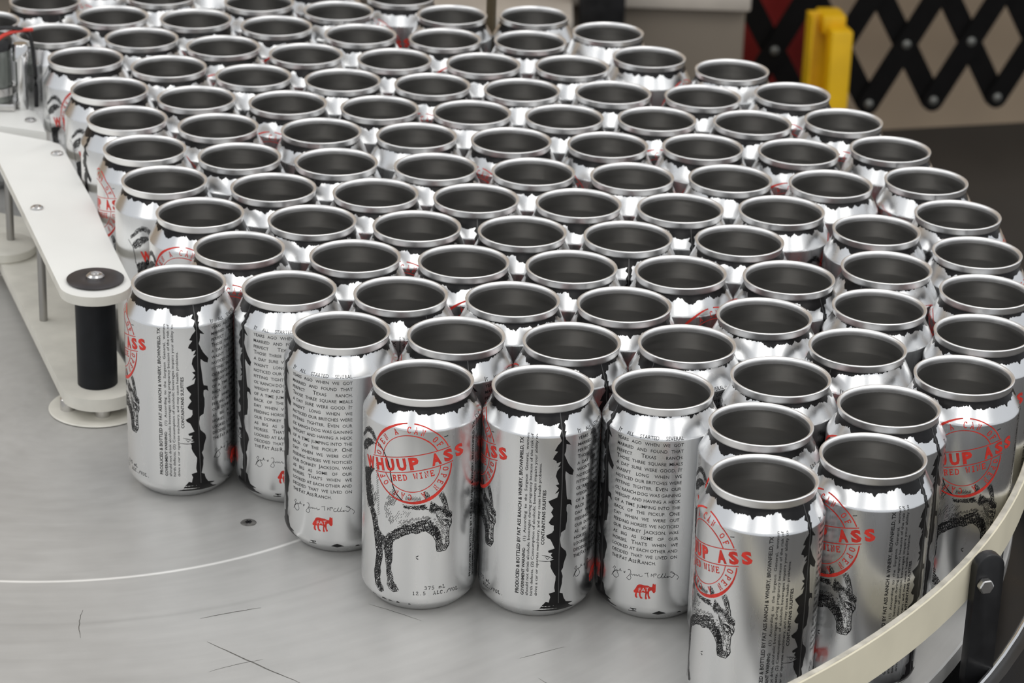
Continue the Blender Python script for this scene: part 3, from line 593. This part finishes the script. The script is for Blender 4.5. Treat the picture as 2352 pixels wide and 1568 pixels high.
yp = empty('yellow_post', (0.515, 4.27, FLOOR_Z), math.radians(8))
tag(yp, 'bright yellow steel post before the black lattice', 'post')
part('front_tube', bbox(-0.003, 0.034, -0.025, 0.012, 0.0, 0.368, 0.004), YELLOW, yp)
part('rear_plate', bbox(-0.028, 0.030, 0.040, 0.048, 0.0, 0.385, 0.002), YELLOW, yp)
part('side_flange', bbox(-0.031, -0.028, 0.000, 0.048, 0.0, 0.385, 0.001), YELLOW, yp)
part('top_bar', bbox(-0.010, 0.030, 0.012, 0.070, 0.352, 0.384, 0.003), YELLOW, yp)
part('base', bbox(-0.06, 0.06, -0.05, 0.08, 0.0, 0.01, 0.002), YELLOW, yp)

rp = empty('red_panel', (0.47, 4.56, FLOOR_Z), WALL_YAW)
tag(rp, 'dark red panel seen through the lattice left of the yellow post', 'panel')
part('sheet', bbox(-0.12, 0.055, 0.0, 0.02, 0.02, 0.72, 0.003), REDP, rp)
part('frame', bbox(-0.125, 0.06, 0.02, 0.04, 0.0, 0.73, 0.003), REDP, rp)

# ------------------------------------------------------------------ printed can artwork, in (s, z) millimetres on the can wall
RS = 33.1                      # arc length unit used for s
PROF = [(0.0, 9.0), (10.0, 8.2), (18.0, 5.0), (21.5, 1.2), (22.8, 0.15), (23.8, 0.0), (24.8, 0.6), (27.2, 2.9), (30.4, 6.2), (31.9, 8.4), (32.6, 10.6), (32.7, 12.0),
        (32.7, 60.0), (32.7, 112.9), (32.62, 113.7), (32.2, 114.5), (31.38, 116.0), (27.9, 122.9), (27.1, 124.4), (26.7, 125.4), (26.6, 126.3)]
def wall_r(z):
    up = PROF[5:]
    if z <= up[0][1]: return up[0][0]
    for (r0, z0), (r1, z1) in zip(up[:-1], up[1:]):
        if z0 <= z <= z1: return r0 + (r1 - r0) * (z - z0) / max(z1 - z0, 1e-9)
    return up[-1][0]
def on_can(s, z, off):
    a = s / RS; r = wall_r(z) + off
    return (r * math.sin(a) / 1000, -r * math.cos(a) / 1000, z / 1000)

class Art:
    def __init__(self): self.v = []; self.f = []; self.mi = []; self.m = 0
    def face(self, idx):
        self.f.append(idx); self.mi.append(self.m)
    def poly(self, pts):
        b = len(self.v); self.v += [(p[0], p[1]) for p in pts]
        for t in tessellate_polygon([[Vector((p[0], p[1], 0)) for p in pts]]):
            self.face(tuple(b + i for i in t))
    def stroke(self, pts, w, taper=False):
        n = len(pts); b = len(self.v)
        for i, p in enumerate(pts):
            a = pts[max(i - 1, 0)]; c = pts[min(i + 1, n - 1)]
            dx, dy = c[0] - a[0], c[1] - a[1]; l = math.hypot(dx, dy) or 1
            ww = w / 2
            if taper: ww *= max(0.12, math.sin(math.pi * (0.12 + 0.76 * i / max(n - 1, 1))))
            self.v += [(p[0] - dy / l * ww, p[1] + dx / l * ww), (p[0] + dy / l * ww, p[1] - dx / l * ww)]
        for i in range(n - 1):
            k = b + 2 * i; self.face((k, k + 1, k + 3, k + 2))
    def mesh(self, mats, name, off=0.06, grid=None, zcuts=()):
        bm = bmesh.new()
        V = [bm.verts.new((x, y, 0)) for x, y in self.v]
        for f, m in zip(self.f, self.mi):
            try: bm.faces.new([V[i] for i in f]).material_index = m
            except ValueError: pass
        def cut(co, no):
            bmesh.ops.bisect_plane(bm, geom=bm.verts[:] + bm.edges[:] + bm.faces[:], plane_co=co, plane_no=no, dist=1e-5)
        if grid:
            lo, hi = min(v.co.x for v in bm.verts), max(v.co.x for v in bm.verts)
            x = math.floor(lo / grid) * grid
            while x < hi:
                if x > lo: cut((x, 0, 0), (1, 0, 0))
                x += grid
        for z in zcuts: cut((0, z, 0), (0, 1, 0))
        for v in bm.verts: v.co = on_can(v.co.x, v.co.y, off)
        bm.normal_update()
        bad = [f for f in bm.faces if f.normal.x * f.calc_center_median().x + f.normal.y * f.calc_center_median().y < 0]
        if bad: bmesh.ops.reverse_faces(bm, faces=bad)
        return bm_mesh(name, bm, mats, smooth=True, angle=60)

def inside(p, poly):
    x, y = p; c = False; n = len(poly)
    for i in range(n):
        x0, y0 = poly[i]; x1, y1 = poly[i - 1]
        if (y0 > y) != (y1 > y) and x < (x1 - x0) * (y - y0) / (y1 - y0) + x0: c = not c
    return c

def hatch(art, poly, deg, gap, length, w, keep=0.9, spill=0.5):
    cx = sum(p[0] for p in poly) / len(poly); cy = sum(p[1] for p in poly) / len(poly)
    R = max(math.hypot(p[0] - cx, p[1] - cy) for p in poly)
    d = math.radians(deg)
    k = -R
    while k < R:
        t = -R + rnd.uniform(0, length)
        while t < R:
            m = (cx + t * math.cos(d) - k * math.sin(d), cy + t * math.sin(d) + k * math.cos(d))
            if inside(m, poly) and rnd.random() < keep:
                a = d + rnd.uniform(-.22, .22); L = length * rnd.uniform(.6, 1.15) * .5
                p0 = (m[0] - L * math.cos(a), m[1] - L * math.sin(a)); p1 = (m[0] + L * math.cos(a), m[1] + L * math.sin(a))
                if (inside(p0, poly) and inside(p1, poly)) or rnd.random() < spill:
                    bow = rnd.uniform(-.12, .12)
                    mid = (m[0] - bow * math.sin(a), m[1] + bow * math.cos(a))
                    art.stroke([p0, mid, p1], w * rnd.uniform(.75, 1.25), True)
            t += length * rnd.uniform(.75, 1.0)
        k += gap * rnd.uniform(.8, 1.2)

# --- slab-serif typewriter strokes on a 4 x 6 grid
GLY = {
 'O': [[(2, 0), (.7, .8), (.4, 3), (.7, 5.2), (2, 6), (3.3, 5.2), (3.6, 3), (3.3, .8), (2, 0)]],
 'P': [[(1, 0), (1, 6)], [(.3, 0), (1.9, 0)], [(.3, 6), (2.6, 6), (3.5, 5.3), (3.5, 3.8), (2.6, 3), (1, 3)]],
 'E': [[(.3, 0), (3.6, 0), (3.6, 1.3)], [(1, 0), (1, 6)], [(.3, 6), (3.5, 6), (3.5, 4.8)], [(1, 3.1), (2.5, 3.1)], [(2.5, 2.4), (2.5, 3.8)]],
 'N': [[(.8, 0), (.8, 6), (3.2, 0), (3.2, 6)], [(.2, 0), (1.5, 0)], [(.2, 6), (1, 6)], [(2.5, 6), (3.9, 6)]],
 'A': [[(.6, 0), (2, 6), (3.4, 0)], [(1.2, 2), (2.8, 2)], [(0, 0), (1.3, 0)], [(2.7, 0), (4, 0)], [(1.2, 6), (2, 6)]],
 'C': [[(3.4, 4.4), (3.4, 6)], [(3.4, 5), (2.6, 6), (1.3, 5.8), (.5, 4.2), (.5, 1.8), (1.3, .2), (2.6, 0), (3.5, 1)]],
 'F': [[(1, 0), (1, 6)], [(.3, 0), (2, 0)], [(.3, 6), (3.6, 6), (3.6, 4.8)], [(1, 3.1), (2.6, 3.1)], [(2.6, 2.4), (2.6, 3.8)]],
 'R': [[(1, 0), (1, 6)], [(.3, 0), (1.8, 0)], [(.3, 6), (2.5, 6), (3.4, 5.3), (3.4, 4), (2.5, 3.2), (1, 3.2)], [(2.2, 3.2), (3.3, 0), (3.9, 0)]],
 'D': [[(.3, 0), (2.3, 0), (3.4, 1.2), (3.6, 3), (3.4, 4.8), (2.3, 6), (.3, 6)], [(1, 0), (1, 6)]],
 'W': [[(.5, 6), (1.1, 0), (2, 4.4), (2.9, 0), (3.5, 6)], [(-.1, 6), (1.2, 6)], [(2.8, 6), (4.1, 6)]],
 'I': [[(2, 0), (2, 6)], [(.8, 0), (3.2, 0)], [(.8, 6), (3.2, 6)]],
 '3': [[(.6, 5.2), (1.6, 6), (2.9, 5.6), (3.1, 4.2), (2, 3.3), (3.4, 2.4), (3.2, .7), (1.8, 0), (.5, .8)]],
 '7': [[(.5, 5), (.5, 6), (3.5, 6), (1.8, 0)]],
 '5': [[(3.2, 6), (1, 6), (.8, 3.4), (2.2, 3.7), (3.4, 2.6), (3.2, .8), (1.8, 0), (.5, .7)]],
 '1': [[(.9, 5), (2, 6), (2, 0)], [(.8, 0), (3.2, 0)]],
 '2': [[(.6, 4.8), (1.4, 6), (2.8, 5.8), (3.3, 4.6), (.6, 0), (3.5, 0), (3.5, 1)]],
 '.': [[(1.7, 0), (2.3, 0)], [(1.7, .5), (2.3, .5)]],
 '/': [[(.4, -.6), (3.6, 6.4)]],
 'L': [[(1.2, 0), (1.2, 6)], [(.4, 6), (2.2, 6)], [(.4, 0), (3.6, 0), (3.6, 1.6)]],
 'V': [[(.5, 6), (2, 0), (3.5, 6)], [(-.1, 6), (1.3, 6)], [(2.7, 6), (4.1, 6)]],
 'm': [[(.4, 0), (.4, 4)], [(.4, 3.4), (1, 4), (1.9, 3.6), (2, 0)], [(2, 3.4), (2.7, 4), (3.5, 3.6), (3.6, 0)]],
}
def type_text(art, txt, xf, h, w=0.16, adv=5.0):
    """xf maps (advance units along, height units) to (s, z)"""
    for i, ch in enumerate(txt):
        for st in GLY.get(ch, []):
            pts = []
            for a, b in zip(st[:-1], st[1:]):
                pts.append(a)
            pts.append(st[-1])
            art.stroke([xf(i * adv + px, py) for px, py in pts], w * h)

_font_cache = {}
def font_geo(txt, bold=0.0):
    key = (txt, bold)
    if key in _font_cache: return _font_cache[key]
    cu = bpy.data.curves.new('t', 'FONT'); cu.body = txt; cu.size = 1.0; cu.resolution_u = 2; cu.offset = bold; cu.fill_mode = 'FRONT'
    ob = bpy.data.objects.new('t', cu); COL.objects.link(ob)
    me = bpy.data.meshes.new_from_object(ob)
    V = [(v.co.x, v.co.y) for v in me.vertices]; F = [tuple(p.vertices) for p in me.polygons]
    bpy.data.objects.remove(ob); bpy.data.curves.remove(cu); bpy.data.meshes.remove(me)
    _font_cache[key] = (V, F); return V, F
def font_into(art, txt, xf, bold=0.0):
    V, F = font_geo(txt, bold); b = len(art.v)
    art.v += [xf(x, y) for x, y in V]
    for f in F: art.face(tuple(b + i for i in f))
def extent(txt, bold=0.0):
    V, F = font_geo(txt, bold); xs = [v[0] for v in V]; ys = [v[1] for v in V]
    return min(xs), max(xs), min(ys), max(ys)
CAPH = extent('H')[3]

# ---- black printed border: neck band, ragged seam strip, foot flecks
def ragged(pts, n=2, amp=0.28):
    out = []
    for (x0, y0), (x1, y1) in zip(pts[:-1], pts[1:]):
        out.append((x0, y0))
        for k in range(1, n + 1):
            t = k / (n + 1); out.append((x0 + (x1 - x0) * t + rnd.uniform(-amp, amp), y0 + (y1 - y0) * t + rnd.uniform(-amp, amp) * .5))
    out.append(pts[-1]); return out
border = Art()
edge = sorted([tuple(p) for p in TR['neck0'] if p[0] < 24] + [tuple(p) for p in TR['neckL'] if p[0] < 56.5] + [tuple(p) for p in TR['neckR']] + [tuple(p) for p in TR['neckS'] if p[0] > 85])
x = 139.0
while x < 2 * math.pi * RS - 23:
    edge.append((x, 122.4 + rnd.uniform(-1.4, 1.6))); x += rnd.uniform(1.6, 4.0)
edge.append((edge[0][0] + 2 * math.pi * RS, edge[0][1]))
def edge_z(s):
    for (x0, y0), (x1, y1) in zip(edge[:-1], edge[1:]):
        if x0 <= s <= x1: return y0 + (y1 - y0) * (s - x0) / max(x1 - x0, 1e-6)
    return 122.0
cols = []
jag = []
lev = 0.0
for k in range(1500):
    lev = lev * .86 + rnd.uniform(-.20, .20)
    if rnd.random() < .010: lev += rnd.choice((-1, 1)) * rnd.uniform(.4, .9)
    jag.append(max(-1.1, min(.9, lev)) + rnd.uniform(-.05, .05))
s = edge[0][0]; end = edge[-1][0]; first = None
N = 1500
for i in range(N + 1):
    s = edge[0][0] + (end - edge[0][0]) * i / N
    zl = min(edge_z(s) + (jag[i % len(jag)]), 125.6)
    if i == N: zl = first
    if i == 0: first = zl
    b = len(border.v)
    zz = [zl, zl + (126.1 - zl) * .34, zl + (126.1 - zl) * .67, 126.1]
    border.v += [(s, z) for z in zz]; cols.append(b)
for a, b in zip(cols[:-1], cols[1:]):
    for k in range(3): border.face((a + k, b + k, b + k + 1, a + k + 1))
LE = ragged([(57.0, 121.2)] + [tuple(p) for p in TR['seamL']], 1, .16)
RE = ragged([(61.6, 122.4)] + [tuple(p) for p in TR['seamR']], 1, .16)
LE = [(x, max(z, 6.6)) for x, z in LE]; RE = [(x, max(z, 6.6)) for x, z in RE]
border.poly(LE + [(60, 6.4)] + RE[::-1])
for tw in TR['twig']: border.stroke(tw, 0.45, True)
for bb_ in TR['botbits']: border.poly(bb_)
for k in range(16):
    sx_ = 112 + k * 6.1 + rnd.uniform(-2, 2); w_ = rnd.uniform(.8, 3.0); h_ = rnd.uniform(.5, 1.6)
    border.poly([(sx_ - w_, 6.6), (sx_ - w_ * .4, 6.8 + h_), (sx_ + w_ * .3, 6.8 + h_ * .8), (sx_ + w_, 6.6)])
# the fine raised line lies slightly above the black
seam = Art(); seam.stroke([(58.0, 126.0), (58.1, 122.9), (58.0, 116), (58.1, 113.7), (58.15, 112.9), (58.6, 84), (58.5, 60), (58.5, 41), (59.3, 12), (59.4, 7)], 0.55)

ME_BORDER = border.mesh([INK, INK], 'black_border', 0.06, 1.6, (112.9, 113.7, 114.5, 116.0, 122.9))
ME_SEAM = seam.mesh([SEAMLINE], 'seam_line', 0.10)

# ---- red rubber stamp
st = Art()
SX, SZ, TILT = -4.9, 93.8, math.radians(12.2)
RO, RI = 23.4, 16.9
def sxf(u, v): return (SX + u * math.cos(TILT) - v * math.sin(TILT), SZ + u * math.sin(TILT) + v * math.cos(TILT))
BH = 4.55   # half height of the name band
def ring_arc(rad, a0, a1, wfun, n=60):
    b = len(st.v)
    for i in range(n + 1):
        a = math.radians(a0 + (a1 - a0) * i / n); w = wfun(math.degrees(a)) * rnd.uniform(.92, 1.08) / 2
        st.v += [sxf((rad - w) * math.cos(a), (rad - w) * math.sin(a)), sxf((rad + w) * math.cos(a), (rad + w) * math.sin(a))]
    for i in range(n):
        k = b + 2 * i; st.face((k, k + 1, k + 3, k + 2))
ga = math.degrees(math.asin(BH / RO)) + 2; gi = math.degrees(math.asin(BH / RI)) + 1
def wout(a):
    a = a % 360
    return 0.62 + 1.0 * math.exp(-((a - 122) / 22) ** 2) + 1.25 * math.exp(-((a - 285) / 36) ** 2)
ring_arc(RO, ga, 74, wout); ring_arc(RO, 84, 180 - ga, wout); ring_arc(RO, 180 + ga, 360 - ga, wout, 90)
win = lambda a: 0.42 + 0.28 * math.exp(-(((a % 360) - 40) / 25) ** 2)
ring_arc(RI, gi, 180 - gi, win); ring_arc(RI, 180 + gi, 360 - gi, win)
for v in (BH, -BH): st.stroke([sxf(-24.2 + 48.2 * i / 24, v) for i in range(25)], 0.45)
name = 'WHUUP ASS'
widths = {'W': 7.6, ' ': 3.6}
pen = -31.6
for ch in name:
    w = widths.get(ch, 5.6)
    if ch != ' ':
        x0, x1, y0, y1 = extent(ch, 0.052)
        if ch == 'I': w = 1.5
        hh = 7.3
        font_into(st, ch, lambda x, y: sxf(pen + (x - x0) / (x1 - x0) * w, -hh / 2 + (y - y0) / (y1 - y0) * hh), 0.052)
    pen += w + 1.62
k6 = 3.1 / 6
type_text(st, 'RED WINE', lambda a, h: sxf(-12.2 + a * 0.62, -9.2 + h * k6), k6, 1.05, 5.0)
def arc_text(txt, a_start, a_end, rad, hh):
    n = len(txt); kk = hh / 6
    for i, ch in enumerate(txt):
        a = math.radians(a_start + (a_end - a_start) * (i + .5) / n)
        for g in GLY.get(ch, []):
            pts = []
            for px, py in g:
                u = (px - 2) * kk; v = rad + (py - 3) * kk
                pts.append(sxf(v * math.cos(a) + u * math.sin(a), v * math.sin(a) - u * math.cos(a)))
            st.stroke(pts, 0.5)
arc_text('OPEN A CAN OF', 166, 18, 20.1, 3.2)
arc_text('OPEN A CAN OF', -16, -166, 20.1, 3.2)
ME_STAMP = st.mesh([RED], 'red_stamp', 0.105, 1.6, (112.9, 113.7, 114.5, 116.0))

# ---- engraved donkey
dk = Art()
D = {k: [tuple(p) for p in v] for k, v in TR['donkey'].items()}
for nm, deg, gap, ln, w, keep in (
    ('legA', 68, .40, 1.3, .36, .97), ('legB', 72, .40, 1.2, .36, .95), ('belly', 28, .42, 1.5, .38, .97), ('bellyup', 38, .75, 1.5, .26, .85),
    ('neckfur', 42, .62, 1.6, .26, .85), ('headfill', 30, .6, 1.0, .26, .8), ('cheek', -55, .6, 1.2, .26, .85), ('chestpale', 60, 1.0, 1.5, .2, .6),
    ('flank', 70, .8, 1.6, .24, .8), ('mane', 20, .40, 1.2, .36, .95), ('brow', 35, .38, 1.0, .36, .95), ('eye', -40, .42, 1.0, .34, .85),
    ('jaw', -62, .42, 1.1, .34, .95), ('face', 82, .5, 1.4, .28, .85), ('tailA', 60, .36, 1.2, .32, .95), ('tailB', 65, .36, 1.2, .34, .95),
    ('rump', 78, .36, 1.4, .38, .97), ('rumpside', 60, .7, 1.5, .26, .8), ('mid', 55, .6, 1.3, .28, .85), ('earA', 75, .42, 1.0, .28, .9), ('earB', 72, .42, 1.1, .30, .9)):
    hatch(dk, D[nm], deg, gap * .92, ln, w * 1.22, keep)
for nm in ('legA', 'legB', 'jaw', 'earA', 'earB', 'tailA', 'brow', 'eye'):
    dk.stroke(D[nm] + D[nm][:1], 0.22)
dk.stroke(TR['back'], 0.62); dk.stroke(TR['rumpline'], 0.45)
for ln in TR['lines']: dk.stroke(ln, 0.42)
# fur spikes growing from the dark rump into the pale flank, and short mane spikes
for i in range(26):
    t = i / 25; z = 88 - t * 30; s0 = -27.4 + t * 2.0
    dk.stroke([(s0, z), (s0 + rnd.uniform(.5, 1.0), z + rnd.uniform(.6, 1.1)), (s0 + rnd.uniform(1.2, 2.2), z + rnd.uniform(1.3, 2.2))], .3, True)
for i in range(14):
    s0 = -7.5 + i * .62; dk.stroke([(s0, 71.6), (s0 + .5, 73.0), (s0 + .75, 74.2 + rnd.uniform(-.5, .6))], .34, True)
ME_DONKEY = dk.mesh([INKTXT], 'donkey_drawing', 0.065)

# ---- 375 mL / 12.5 ALC./VOL.
vt = Art()
kv = 1.9 / 6
type_text(vt, '375 mL', lambda a, h: (4.0 + a * .42, 17.2 + h * kv), kv, 1.0)
type_text(vt, '12.5  ALC./VOL.', lambda a, h: (-2.6 + a * .395, 13.9 + h * kv), kv, 1.0)
ME_VOLUME = vt.mesh([INKTXT], 'volume_text', 0.06)

# ---- vertical legal text, reading upwards
wt = Art()
def column(txt, s_base, z0, z1, cap, bold):
    x0, x1, y0, y1 = extent(txt, bold); k = (z1 - z0) / (x1 - x0)
    font_into(wt, txt, lambda x, y: (s_base - y / CAPH * cap, z0 + (x - x0) * k), bold)
column('PRODUCED & BOTTLED BY FAT ASS RANCH & WINERY, BROWNFIELD, TX', 36.2, 18.0, 113.0, 1.9, 0.022)
x0, x1, _, _ = extent('GOVERNMENT WARNING:', .022)
column('GOVERNMENT WARNING:', 39.2, 17.3, 46.5, 1.6, 0.022)
column('(1)  According  to  the  Surgeon  General,  women', 39.2, 50.5, 115.5, 1.45, 0.008)
column('should not drink alcoholic beverages during pregnancy because of the risk of', 41.6, 17.3, 115.5, 1.45, 0.008)
column('birth defects. (2) Consumption of alcoholic beverages impairs your ability to', 44.1, 17.3, 115.5, 1.45, 0.008)
column('drive a car or operate machinery, and may cause health problems.', 46.7, 17.3, 98.5, 1.45, 0.008)
column('CONTAINTANS SULFITIES', 49.7, 49.0, 82.2, 1.75, 0.022)
ME_WARN = wt.mesh([INKTXT], 'warning_text', 0.06, None, (112.9, 114.5))

# ---- story text in justified small capitals
ty = Art()
STORY = ["^IT ALL STARTED SEVERAL", "YEARS AGO WHEN WE GOT", "MARRIED AND FOUND THAT", "PERFECT ^TEXAS RANCH.", "^THOSE THREE SQUARE MEALS", "A DAY SURE WERE GOOD. ^IT", "WASN'T LONG WHEN WE",
         "NOTICED OUR BRITCHES WERE", "FITTING TIGHTER. ^EVEN OUR", "OL' RANCH DOG WAS GAINING", "WEIGHT AND HAVING A HECK", "OF A TIME JUMPING INTO THE", "BACK OF THE PICKUP. ^ONE", "DAY WHEN WE WERE OUT",
         "FEEDING HORSES WE NOTICED", "OUR DONKEY ^JACKSON, WAS", "AS BIG AS SOME OF OUR", "HORSES. ^THAT'S WHEN WE", "LOOKED AT EACH OTHER AND", "DECIDED THAT WE LIVED ON", "THE ^FAT ^ASS ^RANCH."]
CAPM = 1.75
for i, line in enumerate(STORY):
    z = 114.0 - 3.78 * i - .2
    ws = line.split(' ')
    geo = []
    for w_ in ws:
        big = w_.startswith('^'); t = w_.lstrip('^')
        pcs = [(t[0], 1.3), (t[1:], 1.0)] if big else [(t, 1.0)]
        out = []; adv = 0
        for tx, sc in pcs:
            if not tx: continue
            a, b, c, d_ = extent(tx, .004); k = CAPM * sc / CAPH * 1.04
            out.append((tx, adv, k, a)); adv += (b - a) * k + .22
        geo.append((out, adv - .22))
    tot = sum(g[1] for g in geo); W = 39.0
    gap = (W - tot) / max(len(ws) - 1, 1)
    sq = 1.0
    if i == len(STORY) - 1: gap = .8
    if gap < .7:
        gap = .7; sq = (W - gap * (len(ws) - 1)) / tot
    pen = 67.9
    for out, wd_ in geo:
        for tx, ad, k, a in out:
            font_into(ty, tx, lambda x, y: (pen + (ad + (x - a) * k) * sq, z + y * k), .004)
        pen += wd_ * sq + gap
ME_STORY = ty.mesh([INKTXT], 'story_text', 0.06, None, (112.9, 113.7, 114.5))

sg = Art()
for l in TR['sig']:
    P_ = [tuple(v[:2]) for v in smooth_pts([(p[0], p[1], 0) for p in l], 4)]
    sg.stroke(P_, 0.24)
ME_SIG = sg.mesh([INKTXT], 'signature', 0.06)
rdk = Art(); rdk.poly([tuple(p) for p in TR['reddonkey']])
ME_LOGO = rdk.mesh([RED], 'red_donkey_logo', 0.06, 1.6)
ft = Art()
x0, x1, y0, y1 = extent('FAT', .02)
font_into(ft, 'FAT', lambda x, y: (86.2 + (x - x0) / (x1 - x0) * 6.0, 20.9 + (x - x0) / (x1 - x0) * 1.0 + y / CAPH * 2.3), .0)
ME_FAT = ft.mesh([ALU], 'logo_letters', 0.10)

# ------------------------------------------------------------------ the can itself
def mm(p): return [(r / 1000, z / 1000) for r, z in p]
ME_BODY = bm_mesh('body', lathe(mm(PROF), 96), ALU, True, 50)
ME_RIM = bm_mesh('rim', lathe(mm([(26.6, 125.5), (26.95, 125.35), (27.15, 125.6), (27.35, 126.4), (27.6, 127.5), (27.85, 128.6), (28.05, 129.3), (28.1, 129.65), (28.02, 129.95), (27.7, 130.15), (27.25, 130.15), (26.7, 129.9), (26.25, 129.35), (26.0, 128.6), (25.92, 127.6), (25.9, 126.2)]), 96), RIM, True, 60)
ME_LINER = bm_mesh('inner_lining', lathe(mm([(25.9, 126.3), (26.0, 125.5), (26.5, 124.2), (30.9, 115.7), (31.9, 113.6), (32.3, 112.6), (32.35, 60), (32.35, 14), (31.2, 10.8), (27.0, 7.2), (24.0, 5.0), (21.5, 5.2), (18, 7.2), (10, 10.2), (0, 11.0)]), 72), LINER, True, 50)
for v in ME_LINER.polygons: pass
ME_LINER.flip_normals()

FRONT_TXT = {0, 1, 2, 3, 4, 5, 6, 7, 8, 9, 10, 11, 12, 13, 14, 18, 19, 21}
LEFT_ART = {20, 24, 28, 36, 39, 45, 54, 63, 72, 81}
ORD = ['zeroth', 'first', 'second', 'third', 'fourth', 'fifth', 'sixth', 'seventh', 'eighth', 'ninth', 'tenth', 'eleventh']
ROWS_PX = [
 [410, 664, 920, 1177, 1433], [549, 815, 1064, 1312, 1563, 1812], [459, 716, 957, 1199, 1442, 1699], [377, 627, 862, 1093, 1328, 1563, 1795],
 [332, 550, 772, 1000, 1224, 1452, 1677, 1908], [291, 500, 737, 956, 1174, 1395, 1614, 1834], [251, 450, 660, 871, 1083, 1296, 1509, 1728],
 [196, 387, 581, 786, 992, 1198, 1408, 1614], [123, 325, 512, 702, 906, 1110, 1314, 1491], [258, 449, 634, 827, 1021, 1218, 1396]]
ROWS_Y = [(640, 700), (565, 640), (485, 553), (410, 484), (338, 425), (268, 350), (200, 283), (130, 223), (74, 153), (34, 94)]
RIGHT_EDGE = [1681, 1820, 1937, 2045, 2127, 2200, 2244, (2264, 669), (2256, 763)]
SPECIAL = {
 (971, 870): 'open can showing the whole engraved donkey and red round stamp, front row',
 (1247, 884): 'open can in the front row showing upright warning text and black torn strip',
 (1522, 892): 'open can in the front row showing the full paragraph and small red donkey',
 (783, 757): 'open can showing the paragraph, at the left end of the second row',
 (1048, 769): 'open can right behind the gap between the donkey can and its left neighbour',
 (1313, 782): 'open can of the second row, directly behind the warning-text can',
 (1578, 788): 'open can of the second row, directly behind the front paragraph can',
 (1755, 1096): 'nearest open can of all, at the front right against the cream rail',
 (2006, 1045): 'open can beside the nearest can, right of it behind the cream rail',
 (1748, 973): 'open can directly behind the nearest can, its red stamp half hidden',
 (2041, 931): 'open can directly behind the second can from the rail, torn strip on its right',
 (2214, 860): 'open can at the right rail, red stamp and donkey back visible above the rail',
 (1793, 864): 'open can right of the front paragraph can, one place back',
 (1970, 796): 'open can diagonally behind the one right of the paragraph can',
 (1755, 724): 'open can filling the bend right of the second row, below a red arc',
 (2019, 703): 'open can in the column left of the right edge, third from the front',
 (2036, 613): 'open can in the column left of the right edge, fourth from the front',
 (2013, 527): 'open can in the column left of the right edge, fifth from the front',
 (410, 646): 'open can beside the black roller, torn black strip facing the camera',
 (664, 660): 'open can right of the roller can, its paragraph half covered',
 (-38, 47): 'open can cut off by the left picture edge above the sensor',
 (102, 0): 'open can at the top left corner, rim touching the top picture edge',
 (369, -10): 'open can half cut by the top edge, second from the left corner',
 (594, 3): 'open can at the top edge, third from the left corner',
 (777, 23): 'open can at the top edge, left of the dark gap',
 (1038, 33): 'open can just left of the slim bronze rod',
 (1227, 35): 'open can just right of the slim bronze rod',
 (920, -8): 'open can at the top edge, directly behind the dark gap',
 (231, -45): 'can mostly above the picture, between the two leftmost top cans',
 (481, -50): 'can mostly above the picture, right of the second top can',
 (740, -33): 'can mostly above the picture, between the third and fourth top cans',
}
def can_label(u, v):
    if (u, v) in SPECIAL: return SPECIAL[(u, v)]
    for k, e in enumerate(RIGHT_EDGE):
        if (isinstance(e, tuple) and e == (u, v)) or (e == u and v < 600 and not (u in (1614,))):
            return 'open can on the curved right edge of the pack, %s from the back' % ORD[k + 1]
    for r, (row, (y0, y1)) in enumerate(zip(ROWS_PX, ROWS_Y)):
        if u in row and y0 <= v <= y1:
            if r == 0: return 'open can, %s from left in the row starting beside the roller' % ORD[row.index(u) + 1]
            return 'open can, %s from left, %s row behind the row beside the roller' % (ORD[row.index(u) + 1], ORD[r])
    return 'open silver can in the pack'

protos = [('body', ME_BODY), ('rim', ME_RIM), ('inner_lining', ME_LINER), ('black_border', ME_BORDER), ('red_stamp', ME_STAMP)]
for i, (x, y, rot, u, v) in enumerate(CANS):
    if rot is None: rot = rnd.uniform(-180, 180)
    c = empty('drink_can', (x, y, 0.0001), math.radians(rot))
    tag(c, can_label(u, v), 'can', 'open empty cans packed on the turntable')
    for nm, me in protos: 
        o = mesh_obj(nm, me, c)
        if nm == 'black_border': mesh_obj('seam_line', ME_SEAM, o)
    if i in FRONT_TXT or i in LEFT_ART:
        mesh_obj('donkey_drawing', ME_DONKEY, c)
    if i in FRONT_TXT:
        for nm, me in (('volume_text', ME_VOLUME), ('warning_text', ME_WARN), ('story_text', ME_STORY), ('signature', ME_SIG)): mesh_obj(nm, me, c)
        lg = mesh_obj('red_donkey_logo', ME_LOGO, c); mesh_obj('logo_letters', ME_FAT, lg)
